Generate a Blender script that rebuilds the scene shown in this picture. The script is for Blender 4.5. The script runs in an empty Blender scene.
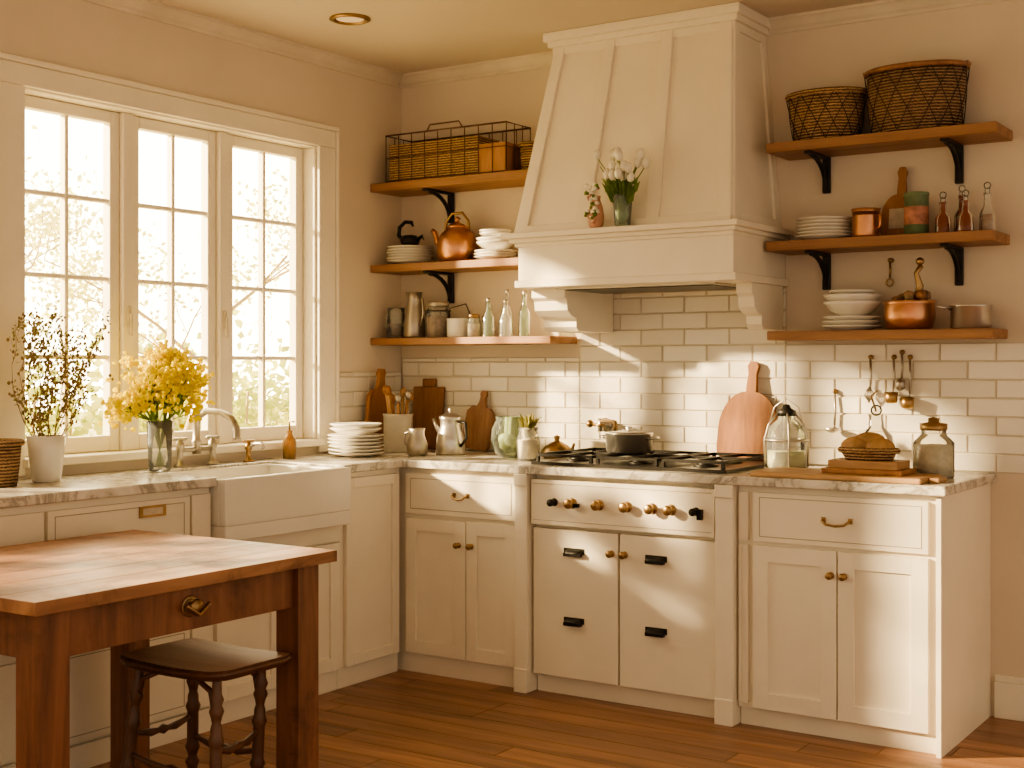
import bpy, math, random
from mathutils import Vector, Matrix
random.seed(7)
pi=math.pi
sc=bpy.context.scene
# ------------------------------------------------------------------ materials
def newmat(name):
    m=bpy.data.materials.new(name); m.use_nodes=True
    nt=m.node_tree; b=nt.nodes['Principled BSDF']; return m,nt,b
def objcoord(nt,scale=(1,1,1)):
    tc=nt.nodes.new('ShaderNodeTexCoord'); mp=nt.nodes.new('ShaderNodeMapping')
    mp.inputs['Scale'].default_value=scale
    nt.links.new(tc.outputs['Object'],mp.inputs['Vector']); return mp.outputs['Vector']
def noise(nt,vec,scale,detail=4,rough=.55,dist=0):
    n=nt.nodes.new('ShaderNodeTexNoise'); n.inputs['Scale'].default_value=scale
    n.inputs['Detail'].default_value=detail; n.inputs['Roughness'].default_value=rough
    n.inputs['Distortion'].default_value=dist
    nt.links.new(vec,n.inputs['Vector']); return n.outputs['Fac']
def ramp(nt,fac,stops):
    r=nt.nodes.new('ShaderNodeValToRGB'); e=r.color_ramp.elements
    while len(e)<len(stops): e.new(.5)
    for i,(p,c) in enumerate(stops):
        e[i].position=p; e[i].color=(c[0],c[1],c[2],1)
    nt.links.new(fac,r.inputs['Fac']); return r.outputs['Color']
def addbump(nt,b,h,st,dist=.01):
    bp=nt.nodes.new('ShaderNodeBump'); bp.inputs['Strength'].default_value=st; bp.inputs['Distance'].default_value=dist
    nt.links.new(h,bp.inputs['Height']); nt.links.new(bp.outputs['Normal'],b.inputs['Normal'])
def mul(c,k): return tuple(min(1,x*k) for x in c)
def mat(name,col,rough=.5,metal=0,var=.12,vs=4,bump=.1,bs=60,emit=0):
    m,nt,b=newmat(name)
    v=objcoord(nt)
    n=noise(nt,v,vs,5)
    c=ramp(nt,n,[(.3,mul(col,1-var)),(.7,mul(col,1+var*.5))])
    nt.links.new(c,b.inputs['Base Color'])
    b.inputs['Roughness'].default_value=rough; b.inputs['Metallic'].default_value=metal
    if bump: addbump(nt,b,noise(nt,v,bs,3),bump,.004)
    if emit:
        b.inputs['Emission Color'].default_value=(*col,1); b.inputs['Emission Strength'].default_value=emit
    return m
def wood(name,c1,c2,axis=0,scale=9,rough=.5,bump=.25,island=False,worn=0):
    m,nt,b=newmat(name)
    s=[1,1,1]; s[axis]=.09
    v=objcoord(nt,tuple(s))
    if island:
        g=nt.nodes.new('ShaderNodeNewGeometry'); 
        ad=nt.nodes.new('ShaderNodeVectorMath'); ad.operation='ADD'
        ml=nt.nodes.new('ShaderNodeMath'); ml.operation='MULTIPLY'; ml.inputs[1].default_value=37.
        nt.links.new(g.outputs['Random Per Island'],ml.inputs[0])
        nt.links.new(v,ad.inputs[0]); nt.links.new(ml.outputs[0],ad.inputs[1]); v=ad.outputs[0]
    n=noise(nt,v,scale,9,.62,1.2)
    n2=noise(nt,v,scale*6,5,.6,.3)
    mx=nt.nodes.new('ShaderNodeMath'); mx.operation='MULTIPLY_ADD'; mx.inputs[1].default_value=.3
    nt.links.new(n2,mx.inputs[0]); nt.links.new(n,mx.inputs[2])
    mid=tuple((a+b_)/2 for a,b_ in zip(c1,c2))
    c=ramp(nt,mx.outputs[0],[(.45,c1),(.62,mid),(.82,c2)])
    if island:
        hs=nt.nodes.new('ShaderNodeHueSaturation')
        mr=nt.nodes.new('ShaderNodeMapRange'); mr.inputs['To Min'].default_value=1-island; mr.inputs['To Max'].default_value=1+island
        nt.links.new(g.outputs['Random Per Island'],mr.inputs['Value'])
        nt.links.new(mr.outputs['Result'],hs.inputs['Value']); nt.links.new(c,hs.inputs['Color']); c=hs.outputs['Color']
    if worn:
        w=noise(nt,objcoord(nt),3.2,8,.72,.6)
        wr=ramp(nt,w,[(.30,(1-worn,)*3),(.44,(.95,)*3),(.52,(1,)*3),(.72,(1.0,)*3)])
        mm=nt.nodes.new('ShaderNodeMix'); mm.data_type='RGBA'; mm.blend_type='MULTIPLY'; mm.inputs[0].default_value=1
        nt.links.new(c,mm.inputs[6]); nt.links.new(wr,mm.inputs[7]); c=mm.outputs[2]
        rr=nt.nodes.new('ShaderNodeMapRange'); rr.inputs['From Min'].default_value=.3; rr.inputs['From Max'].default_value=.7; rr.inputs['To Min'].default_value=rough+.2; rr.inputs['To Max'].default_value=rough-.08
        nt.links.new(w,rr.inputs['Value']); nt.links.new(rr.outputs['Result'],b.inputs['Roughness'])
    nt.links.new(c,b.inputs['Base Color'])
    if not worn: b.inputs['Roughness'].default_value=rough
    addbump(nt,b,mx.outputs[0],bump,.006)
    return m
def glass(name,tint=(1,1,1),opac=.12):
    m=bpy.data.materials.new(name); m.use_nodes=True; nt=m.node_tree; nt.nodes.clear()
    o=nt.nodes.new('ShaderNodeOutputMaterial'); t=nt.nodes.new('ShaderNodeBsdfTransparent'); t.inputs[0].default_value=(*tint,1)
    g=nt.nodes.new('ShaderNodeBsdfGlossy'); g.inputs['Roughness'].default_value=.05
    d=nt.nodes.new('ShaderNodeBsdfDiffuse'); d.inputs[0].default_value=(*mul(tint,.9),1)
    f=nt.nodes.new('ShaderNodeLayerWeight'); f.inputs[0].default_value=.3
    m1=nt.nodes.new('ShaderNodeMixShader'); m2=nt.nodes.new('ShaderNodeMixShader'); m2.inputs[0].default_value=opac
    nt.links.new(t.outputs[0],m2.inputs[1]); nt.links.new(d.outputs[0],m2.inputs[2])
    nt.links.new(f.outputs['Fresnel'],m1.inputs[0]); nt.links.new(m2.outputs[0],m1.inputs[1]); nt.links.new(g.outputs[0],m1.inputs[2])
    nt.links.new(m1.outputs[0],o.inputs['Surface']); return m
def petal(name,c1,c2,tr=.45,vs=20):
    m=bpy.data.materials.new(name); m.use_nodes=True; nt=m.node_tree; nt.nodes.clear()
    o=nt.nodes.new('ShaderNodeOutputMaterial'); d=nt.nodes.new('ShaderNodeBsdfDiffuse'); t=nt.nodes.new('ShaderNodeBsdfTranslucent'); mx=nt.nodes.new('ShaderNodeMixShader'); mx.inputs[0].default_value=tr
    c=ramp(nt,noise(nt,objcoord(nt),vs,3),[(.35,c1),(.65,c2)])
    nt.links.new(c,d.inputs[0]); nt.links.new(c,t.inputs[0]); nt.links.new(d.outputs[0],mx.inputs[1]); nt.links.new(t.outputs[0],mx.inputs[2]); nt.links.new(mx.outputs[0],o.inputs[0]); return m
def wicker(name,c1,c2,sc_=60):
    m,nt,b=newmat(name)
    v=objcoord(nt)
    w=nt.nodes.new('ShaderNodeTexWave'); w.bands_direction='Z'; w.inputs['Scale'].default_value=sc_*.45; w.inputs['Distortion'].default_value=2.5; w.inputs['Detail'].default_value=2; w.inputs['Detail Scale'].default_value=4
    nt.links.new(v,w.inputs['Vector'])
    c=ramp(nt,w.outputs['Fac'],[(.1,c1),(.8,c2)])
    nt.links.new(c,b.inputs['Base Color']); b.inputs['Roughness'].default_value=.75
    addbump(nt,b,w.outputs['Fac'],.8,.01); return m
WALL=mat('wall_paint',(.73,.63,.505),.85,0,.07,1.3,.08,90)
CEIL=mat('ceiling_paint',(.68,.59,.48),.9,0,.05,1.2,.06,80)
TRIM=mat('trim_paint',(.88,.81,.67),.5,0,.05,3,.05,70)
TRIM2=mat('crown_paint',(.74,.65,.52),.6)
CAB=mat('cabinet_paint',(.88,.80,.655),.42,0,.06,3,.06,60)
GAP=mat('cabinet_groove',(.42,.35,.26),.8)
FLOOR=wood('floor_oak',(.15,.064,.031),(.40,.205,.108),0,8,.34,.35,.25)
SUB=mat('subfloor',(.04,.025,.018),.9)
SHELF=wood('shelf_wood',(.18,.080,.036),(.42,.22,.11),0,8,.5,.35)
TABT=wood('table_top_wood',(.20,.082,.038),(.46,.24,.125),1,6,.36,.35,.15,.65)
TABL=wood('table_leg_wood',(.11,.040,.020),(.29,.12,.06),2,9,.42,.4,False,.5)
SEAT=wood('stool_seat_wood',(.34,.18,.10),(.60,.40,.26),0,6,.35,.2)
BRD=wood('board_wood',(.25,.10,.035),(.46,.23,.095),2,10,.5,.2)
BRDS=wood('board_chestnut_wood',(.15,.050,.012),(.33,.135,.042),2,10,.6,.2)
BRDD=wood('board_dark_wood',(.15,.060,.028),(.38,.19,.09),2,10,.5,.2)
BRDX=wood('board_light_wood',(.34,.18,.085),(.56,.35,.18),0,8,.5,.2)
DARKW=wood('dark_walnut',(.055,.024,.013),(.16,.07,.035),2,9,.35,.2)
IRON=mat('black_iron',(.03,.026,.022),.45,.6,.2,8,.2,80)
BLACK=mat('black_enamel',(.03,.026,.022),.3,.2)
COP=mat('copper',(.70,.36,.20),.34,.9,.3,7,.15,40)
BRASS=mat('aged_brass',(.40,.26,.13),.36,.9,.3,9,.1,60)
STEEL=mat('brushed_steel',(.62,.58,.52),.3,.9,.1,9,.05,60)
PEW=mat('pewter',(.50,.45,.38),.38,.85,.2,9,.1,60)
CER=mat('white_ceramic',(.85,.81,.72),.25,0,.04,6,.03,40)
CERG=mat('stone_crock',(.53,.48,.40),.55,0,.15,8,.1,60)
GL=glass('clear_glass',(.97,.97,.93),.15)
GLG=glass('green_glass',(.78,.88,.75),.20)
GLA=glass('amber_glass',(.78,.50,.22),.35)
GLR=glass('red_glass',(.40,.14,.08),.5)
WICK=wicker('wicker',(.16,.078,.034),(.60,.39,.20))
WICKD=wicker('wicker_dark',(.11,.056,.030),(.46,.29,.155))
WIRE=mat('basket_wire',(.07,.05,.035),.5,.5)
GREEN=petal('leaf_green',(.16,.24,.06),(.28,.38,.12),.3)
GREEND=mat('bud_brown',(.32,.22,.10),.6,0,.35,14)
HERB=petal('herb_leaf',(.24,.22,.08),(.38,.35,.14),.3)
YEL=petal('yellow_blossom',(.95,.80,.02),(1,.92,.10),.5,30)
WHT=mat('white_blossom',(.88,.84,.70),.55,0,.1,20)
TWIG=mat('twig_bark',(.26,.16,.085),.8,0,.2,20)
PINK=mat('pink_blossom',(.60,.32,.22),.6,0,.2,20)
GROUT=mat('grout',(.60,.53,.42),.9)
TIN=mat('green_tin',(.20,.27,.15),.4,.2,.4,12)
TINL=mat('tin_label',(.46,.20,.13),.5,0,.5,25)
SUGAR=mat('oats',(.74,.64,.44),.8,0,.2,50)
PASTA=mat('dried_beans',(.36,.21,.11),.7,0,.5,60)
BREAD=mat('bread_crust',(.50,.29,.13),.7,0,.45,14,.4,60)
LINEN=mat('linen',(.66,.58,.45),.9,0,.2,30,.4,200)
FOAM=mat('oil_liquid',(.62,.62,.36),.3)
BARK=mat('tree_bark',(.62,.48,.30),.9)
LEAFO=petal('tree_leaves',(.66,.66,.26),(.90,.85,.42),.5,3)
LEAFH=petal('hedge_leaves',(.46,.52,.15),(.84,.80,.34),.4,1.2)
GRASS=mat('lawn',(.58,.53,.28),.9,0,.2,2)
LAMPE=mat('lamp_lens',(1,.78,.5),.5,emit=.25)
def tilemat():
    m,nt,b=newmat('glazed_tile')
    g=nt.nodes.new('ShaderNodeNewGeometry')
    c=ramp(nt,g.outputs['Random Per Island'],[(0,(.72,.655,.55)),(.5,(.82,.76,.65)),(1,(.88,.825,.72))])
    nt.links.new(c,b.inputs['Base Color']); b.inputs['Roughness'].default_value=.25
    addbump(nt,b,noise(nt,objcoord(nt),14,2),.35,.01); return m
TILE=tilemat()
def marble():
    m,nt,b=newmat('marble')
    v=objcoord(nt,(1,1,1))
    n=noise(nt,v,2.6,10,.65,1.8)
    c=ramp(nt,n,[(.38,(.76,.71,.62)),(.47,(.62,.57,.49)),(.505,(.33,.30,.26)),(.54,(.64,.59,.51)),(.66,(.82,.78,.69))])
    nt.links.new(c,b.inputs['Base Color']); b.inputs['Roughness'].default_value=.2; return m
MARB=marble()
# ------------------------------------------------------------------ builder
class B:
    def __init__(s): s.v=[];s.f=[];s.m=[];s.s=[];s.mats=[]
    def mi(s,m):
        if m not in s.mats: s.mats.append(m)
        return s.mats.index(m)
    def add(s,vs,fs,m,smooth=False,M=None):
        o=len(s.v)
        for p in vs:
            p=Vector(p)
            if M is not None: p=M@p
            s.v.append(p)
        k=s.mi(m)
        for f in fs: s.f.append([i+o for i in f]); s.m.append(k); s.s.append(smooth)
    def box(s,x0,x1,y0,y1,z0,z1,m,M=None,ch=0):
        if x0>x1:x0,x1=x1,x0
        if y0>y1:y0,y1=y1,y0
        if z0>z1:z0,z1=z1,z0
        vs=[(x,y,z) for x in(x0,x1) for y in(y0,y1) for z in(z0,z1)]
        s.add(vs,[(0,1,3,2),(4,6,7,5),(0,4,5,1),(2,3,7,6),(0,2,6,4),(1,5,7,3)],m,False,M)
    def lathe(s,prof,m,x=0,y=0,z=0,seg=28,sx=1,sy=1,M=None,smooth=True,caps=True):
        vs=[];fs=[]
        n=len(prof)
        for (r,h) in prof:
            for i in range(seg):
                a=2*pi*i/seg; vs.append((x+r*sx*math.cos(a),y+r*sy*math.sin(a),z+h))
        for j in range(n-1):
            for i in range(seg):
                a=j*seg+i;b=j*seg+(i+1)%seg
                fs.append((a,b,b+seg,a+seg))
        if caps:
            if prof[0][0]>1e-4: fs.append(tuple(range(seg-1,-1,-1)))
            if prof[-1][0]>1e-4: fs.append(tuple((n-1)*seg+i for i in range(seg)))
        s.add(vs,fs,m,smooth,M)
    def tube(s,pts,r,m,seg=8,M=None,closed=False):
        P=[Vector(p) for p in pts]; n=len(P)
        R=r if isinstance(r,(list,tuple)) else [r]*n
        vs=[];fs=[];nrm=None
        for i in range(n):
            if closed: t=P[(i+1)%n]-P[i-1]
            else: t=P[min(i+1,n-1)]-P[max(i-1,0)]
            if t.length<1e-9: t=Vector((0,0,1))
            t.normalize()
            if nrm is None:
                a=Vector((0,0,1)) if abs(t.z)<.9 else Vector((1,0,0))
                nrm=t.cross(a).normalized()
            else:
                nrm=(nrm-t*nrm.dot(t))
                if nrm.length<1e-6: nrm=t.orthogonal()
                nrm.normalize()
            bn=t.cross(nrm)
            for k in range(seg):
                a=2*pi*k/seg; vs.append(P[i]+(nrm*math.cos(a)+bn*math.sin(a))*R[i])
        for i in range(n if closed else n-1):
            j=(i+1)%n
            for k in range(seg):
                k2=(k+1)%seg; fs.append((i*seg+k,i*seg+k2,j*seg+k2,j*seg+k))
        if not closed:
            fs.append(tuple(range(seg-1,-1,-1))); fs.append(tuple((n-1)*seg+k for k in range(seg)))
        s.add(vs,fs,m,True,M)
    def blob(s,c,r,m,sz=1,jit=0,M=None):
        g=(1+5**.5)/2
        vs=[Vector(p).normalized() for p in[(-1,g,0),(1,g,0),(-1,-g,0),(1,-g,0),(0,-1,g),(0,1,g),(0,-1,-g),(0,1,-g),(g,0,-1),(g,0,1),(-g,0,-1),(-g,0,1)]]
        fs=[(0,11,5),(0,5,1),(0,1,7),(0,7,10),(0,10,11),(1,5,9),(5,11,4),(11,10,2),(10,7,6),(7,1,8),(3,9,4),(3,4,2),(3,2,6),(3,6,8),(3,8,9),(4,9,5),(2,4,11),(6,2,10),(8,6,7),(9,8,1)]
        o=[]
        for p in vs:
            q=p*r*(1+random.uniform(-jit,jit)); o.append((c[0]+q.x,c[1]+q.y,c[2]+q.z*sz))
        s.add(o,fs,m,True,M)
    def ball(s,c,r,m,seg=16,sz=1,M=None):
        pr=[(max(0.0001,r*math.sin(pi*i/10)),-r*sz*math.cos(pi*i/10)) for i in range(11)]
        s.lathe(pr,m,c[0],c[1],c[2],seg,M=M,caps=False)
    def leaf(s,p,d,l,w,m):
        p=Vector(p); d=Vector(d).normalized(); sd=d.cross(Vector((random.uniform(-1,1),random.uniform(-1,1),random.uniform(-1,1))))
        if sd.length<1e-4: sd=d.orthogonal()
        sd.normalize(); up=d.cross(sd)
        s.add([p,p+d*l*.5+sd*w/2+up*w*.15,p+d*l,p+d*l*.5-sd*w/2+up*w*.15],[(0,1,2,3)],m,True)
    def done(s,name,bevel=0,loc0=True,seg=2):
        me=bpy.data.meshes.new(name)
        xs=[p.x for p in s.v];ys=[p.y for p in s.v];zs=[p.z for p in s.v]
        c=Vector(((min(xs)+max(xs))/2,(min(ys)+max(ys))/2,min(zs)))
        if not loc0: c=Vector((0,0,0))
        me.from_pydata([p-c for p in s.v],[],s.f); 
        for m in s.mats: me.materials.append(m)
        for p,k,sm in zip(me.polygons,s.m,s.s): p.material_index=k; p.use_smooth=sm
        import bmesh
        bm=bmesh.new(); bm.from_mesh(me); bmesh.ops.recalc_face_normals(bm,faces=bm.faces); bm.to_mesh(me); bm.free()
        me.update()
        o=bpy.data.objects.new(name,me); o.location=c; sc.collection.objects.link(o)
        if bevel:
            bv=o.modifiers.new('bevel','BEVEL'); bv.width=bevel; bv.segments=seg; bv.limit_method='ANGLE'; bv.angle_limit=math.radians(50); bv.harden_normals=False
        return o
def T(x,y,z): return Matrix.Translation((x,y,z))
def RX(a): return Matrix.Rotation(math.radians(a),4,'X')
def RY(a): return Matrix.Rotation(math.radians(a),4,'Y')
def RZ(a): return Matrix.Rotation(math.radians(a),4,'Z')
MB=Matrix(((1,0,0,0),(0,-1,0,0),(0,0,1,0),(0,0,0,1)))   # (u,d,z)->(u,-d,z) faces -Y
ML=Matrix(((0,1,0,0),(1,0,0,0),(0,0,1,0),(0,0,0,1)))    # (u,d,z)->(d,u,z) faces +X
CH=2.83
# ------------------------------------------------------------------ room shell
b=B(); b.box(0,6.2,-7.4,0,-.08,-.021,SUB)
yy=0; 
while yy>-7.4:
    w=.125; x=-random.uniform(0,1.2)
    while x<6.2:
        L=random.uniform(.9,2.0); x0=max(0,x); x1=min(6.2,x+L)
        if x1-x0>.05: b.box(x0+.0015,x1-.0015,yy-w+.0015,yy-.0015,-.021,0,FLOOR)
        x+=L
    yy-=w
b.done('floor',loc0=False)
b=B(); b.box(-.16,6.2,-7.4,.16,CH,CH+.1,CEIL); b.done('ceiling',loc0=False)
b=B(); b.box(-.16,6.2,0,.16,-.08,CH,WALL); b.done('wall_back',loc0=False)
WZ0,WZ1=.985,2.40
wins=[(-2.26,-.63),(-4.35,-2.72)]  # second opening is out of view, added to let sun in
b=B()
b.box(-.16,0,-.63,0,-.08,CH,WALL); b.box(-.16,0,-2.72,-2.26,-.08,CH,WALL); b.box(-.16,0,-7.4,-4.35,-.08,CH,WALL)
for a,c in wins:
    b.box(-.16,0,a,c,-.08,WZ0,WALL); b.box(-.16,0,a,c,WZ1,CH,WALL)
b.done('wall_left',loc0=False)
def window(name,y0,y1):
    b=B(); z0,z1=WZ0,WZ1
    b.box(-.16,0.0,y0,y0+.022,z0+.033,z1-.019,TRIM); b.box(-.16,0.0,y1-.022,y1,z0+.033,z1-.019,TRIM)
    b.box(-.16,0.0,y0,y1,z1-.018,z1,TRIM)
    cw=.115; ct=.085
    b.box(0.001,.022,y0-cw+.015,y0+.012,z0-.03,z1-.011,TRIM); b.box(0.001,.022,y1-.012,y1+cw-.015,z0-.03,z1-.011,TRIM)
    b.box(0.001,.022,y0-cw+.015,y1+cw-.015,z1-.010,z1+ct-.015,TRIM)
    b.box(0.001,.034,y0-cw-.002,y0-cw+.014,z0-.03,z1+ct-.015,TRIM); b.box(0.001,.034,y1+cw-.014,y1+cw+.002,z0-.03,z1+ct-.015,TRIM)
    b.box(0.001,.034,y0-cw-.002,y1+cw+.002,z1+ct-.014,z1+ct+.006,TRIM)
    b.box(-.16,.05,y0+.001,y1-.001,z0+.001,z0+.032,TRIM)
    w=(y1-y0-.044)/3; zb,zt=z0+.033,z1-.019
    for i in range(3):
        a=y0+.0225+i*w; c=a+w-.001
        if i: b.box(-.145,-.05,a-.026,a+.026,zb,zt,TRIM)
        a+=.027 if i else .001; c-=.027 if i<2 else .001
        st=.047; xa,xb=-.118,-.072; s0,s1=zb+.001,zt-.001
        b.box(xa,xb,a,a+st,s0,s1,TRIM); b.box(xa,xb,c-st,c,s0,s1,TRIM)
        b.box(xa,xb,a+st,c-st,s0,s0+st+.015,TRIM); b.box(xa,xb,a+st,c-st,s1-st,s1,TRIM)
        mid=(a+c)/2; zz0,zz1=s0+st+.015,s1-st
        b.box(-.112,-.078,mid-.009,mid+.009,zz0,zz1,TRIM)
        for k in (1,2,3):
            zz=zz0+(zz1-zz0)*k/4; b.box(-.108,-.082,a+st,mid-.009,zz-.009,zz+.009,TRIM); b.box(-.108,-.082,mid+.009,c-st,zz-.009,zz+.009,TRIM)
    for i in (1,2):
        a=y0+.022+i*w
        b.box(-.0495,-.04,a-.010,a+.010,1.52,1.60,LINEN); b.box(-.04,-.028,a-.006,a+.006,1.48,1.57,LINEN)
    b.done(name,.003,seg=1)
window('window_1',*wins[0]); window('added_window',*wins[1])  # the second is an unseen window, added to bring sun onto the table
def crown(name,M,L0,L1):
    prof=[(0,.062),(.010,.062),(.012,.05),(.022,.042),(.034,.024),(.042,.014),(.05,.012),(.05,0),(0,0)]
    b=B(); vs=[];n=len(prof)
    for u in(L0,L1):
        for d,h in prof: vs.append((u,d,CH-h))
    fs=[(i,(i+1)%n,(i+1)%n+n,i+n) for i in range(n)]+[tuple(range(n)),tuple(range(2*n-1,n-1,-1))]
    b.add(vs,fs,TRIM2,False,M); b.done(name)
crown('trim_1',MB,0,6.2); crown('trim_2',ML,-7.4,-.05)
b=B(); b.box(2.925,6.2,-.02,0,0,.14,TRIM); b.box(2.925,6.2,-.014,0,.14,.165,TRIM); b.done('baseboard_back',.003)
b=B(); b.box(0,.02,-7.4,-3.06,0,.15,TRIM); b.done('baseboard_left',.003)
b=B(); b.lathe([(.085,0),(.088,-.006),(.07,-.012),(.062,-.004),(.058,.0)],BRASS,.53,-1.02,CH,32,caps=False); b.lathe([(.0001,.0),(.06,.0)],LAMPE,.53,-1.02,CH-.002,24,caps=False); b.done('recessed_ceiling_light')
# ------------------------------------------------------------------ backsplash
b=B()
def tiles(M,u0,u1,z0,z1):
    tw,thh,g=.215,.072,.0035
    b.box(u0,u1,.0005,.006,z0,z1,GROUT,M)
    z=z0;row=0
    while z<z1-.015:
        zz1=min(z+thh,z1); u=u0-(tw/2 if row%2 else 0)
        while u<u1:
            a=max(u,u0)+g/2;c=min(u+tw,u1)-g/2
            if c-a>.012:
                e=.003; d0=.006; d1=.012+random.uniform(-.0008,.0012); tl=[random.uniform(-.0014,.0014) for _ in range(4)]
                zz0=z+g/2; zt=zz1-g/2
                vs=[(a,d0,zz0),(c,d0,zz0),(c,d0,zt),(a,d0,zt),(a+e,d1+tl[0],zz0+e),(c-e,d1+tl[1],zz0+e),(c-e,d1+tl[2],zt-e),(a+e,d1+tl[3],zt-e)]
                b.add(vs,[(4,5,6,7),(0,1,5,4),(1,2,6,5),(2,3,7,6),(3,0,4,7)],TILE,False,M)
            u+=tw
        z+=thh; row+=1
tiles(MB,0.014,1.06,.946,1.40); tiles(MB,1.06,2.07,.946,1.69); tiles(MB,2.07,3.9,.946,1.45)
tiles(ML,-.49,-.014,.946,1.33)
b.done('tile_backsplash',loc0=False)
# ------------------------------------------------------------------ counter + cabinets
CT=.945
b=B()
b.box(0.002,.56,-3.06,-1.812,CT-.035,CT,MARB); b.box(0.002,.56,-1.088,-.002,CT-.035,CT,MARB); b.box(0.002,.125,-1.812,-1.088,CT-.035,CT,MARB)
b.box(.56,2.93,-.70,-.002,CT-.035,CT,MARB)
b.done('marble_countertop',.005)
def shaker(b,M,u0,u1,z0,z1,d,fr=.055,rec=.010,th=.02):
    g=.0025; u0+=g;u1-=g;z0+=g;z1-=g
    b.box(u0,u0+fr,d,d+th,z0,z1,CAB,M); b.box(u1-fr,u1,d,d+th,z0,z1,CAB,M)
    b.box(u0+fr,u1-fr,d,d+th,z0,z0+fr,CAB,M); b.box(u0+fr,u1-fr,d,d+th,z1-fr,z1,CAB,M)
    b.box(u0+fr-.001,u1-fr+.001,d,d+th-rec,z0+fr-.001,z1-fr+.001,CAB,M)
def slab(b,M,u0,u1,z0,z1,d,th=.02):
    g=.0025; b.box(u0+g,u1-g,d,d+th,z0+g,z1-g,CAB,M)
def knob(b,M,u,z,d,m=BRASS,r=.014):
    K=M@T(u,d,z)@RX(-90)
    b.lathe([(r*.9,0),(r*.9,.003),(r*.4,.005),(r*.35,.014),(r*.8,.018),(r,.024),(r*.8,.030),(.0001,.032)],m,seg=14,M=K)
def bail(b,M,u,z,d,w=.07,m=BRASS):
    b.box(u-w/2-.008,u-w/2+.008,d,d+.005,z-.01,z+.01,m,M); b.box(u+w/2-.008,u+w/2+.008,d,d+.005,z-.01,z+.01,m,M)
    b.tube([(u-w/2,d,z),(u-w/2,d+.022,z-.002),(u-w/3,d+.026,z-.014),(u,d+.026,z-.018),(u+w/3,d+.026,z-.014),(u+w/2,d+.022,z-.002),(u+w/2,d,z)],.0045,m,8,M)
def cup(b,M,u,z,d,w=.09,m=IRON):
    vs=[];fs=[];n=10;k=6
    for j in range(k+1):
        a=pi/2*j/k
        for i in range(n+1):
            uu=-w/2+w*i/n; e=math.sqrt(max(0,1-(2*uu/w)**4))
            vs.append((u+uu,d+.026*math.sin(a)*e+.002,z+.016*math.cos(a)*e))
    for j in range(k):
        for i in range(n):
            q=j*(n+1)+i; fs.append((q,q+1,q+n+2,q+n+1))
    b.add(vs,fs,m,True,M)
    b.box(u-w/2-.003,u+w/2+.003,d,d+.003,z-.004,z+.02,m,M)
    b.box(u-w/2+.006,u+w/2-.006,d,d+.024,z-.012,z+.002,m,M)
DF=.655
DZ0,DZ1,RZ0,RZ1=.09,.69,.705,.888
TOP=CT-.0355
b=B(); b.box(.002,1.15,.002,DF,0.09,TOP,CAB,MB); b.box(.002,1.15,.002,DF-.01,0,.09,CAB,MB)
slab(b,MB,.555,1.145,RZ0,RZ1,DF)
for z in(RZ0+.025,RZ1-.025): b.box(.585,1.12,DF+.02,DF+.0212,z-.0015,z+.0015,GAP,MB)
for u in(.585,1.12): b.box(u-.0015,u+.0015,DF+.02,DF+.0212,RZ0+.025,RZ1-.025,GAP,MB)
shaker(b,MB,.555,.885,DZ0,DZ1,DF); shaker(b,MB,.885,1.145,DZ0,DZ1,DF)
bail(b,MB,.86,.80,DF+.02); knob(b,MB,.848,.585,DF+.02); knob(b,MB,.915,.585,DF+.02)
b.done('base_cabinet',.002,seg=1)
# range
b=B(); 
b.box(1.22,2.06,.03,DF-.02,.09,TOP,CAB,MB); b.box(1.22,2.06,.03,DF-.03,0.0,.10,CAB,MB)
b.box(1.225,2.055,DF-.02,DF+.03,.705,.89,CAB,MB); b.box(1.235,2.045,DF+.03,DF+.032,.722,.724,GAP,MB);b.box(1.235,2.045,DF+.03,DF+.032,.872,.874,GAP,MB)
slab(b,MB,1.225,1.63,.08,.69,DF-.02,.035); slab(b,MB,1.635,2.055,.08,.69,DF-.02,.035)
for x in(1.34,1.425,1.552,1.679,1.791,1.873,1.98):
    K=MB@T(x,DF+.03,.80)@RX(-90)
    s=.75 if x in(1.34,1.98) else 1
    b.lathe([(.022*s,0),(.022*s,.004),(.011*s,.006),(.011*s,.02),(.020*s,.024),(.020*s,.038),(.014*s,.042),(.0001,.043)],BRASS if s==1 else IRON,seg=18,M=K)
b.box(1.425,1.46,DF+.03,DF+.045,.785,.80,IRON,MB); b.box(1.99,2.01,DF+.03,DF+.05,.77,.81,IRON,MB)
for x,z in((1.425,.595),(1.425,.312),(1.80,.595),(1.80,.312)): cup(b,MB,x,z,DF+.015)
for x in(1.60,1.66): knob(b,MB,x,.607,DF+.015,BRASS,.016)
b.box(1.19,2.08,.10,.63,CT+.0005,CT+.014,BLACK,MB)
for (gx0,gx1) in((1.20,1.47),(1.49,1.77),(1.79,2.06)):
    for dd in(.13,.37,.60): b.box(gx0,gx1,dd-.006,dd+.006,CT+.034,CT+.046,IRON,MB)
    for gx in(gx0+.006,(gx0+gx1)/2,gx1-.006): b.box(gx-.006,gx+.006,.13,.60,CT+.034,CT+.046,IRON,MB)
    for gx in(gx0+.006,gx1-.006):
        for dd in(.13,.60): b.box(gx-.007,gx+.007,dd-.007,dd+.007,CT+.01,CT+.036,IRON,MB)
    for dd in(.25,.485):
        b.lathe([(.05,.012),(.05,.02),(.035,.022),(.035,.03),(.0001,.031)],IRON,(gx0+gx1)/2,-dd,CT,20)
b.done('kitchen_range',.002,seg=1)
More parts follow.
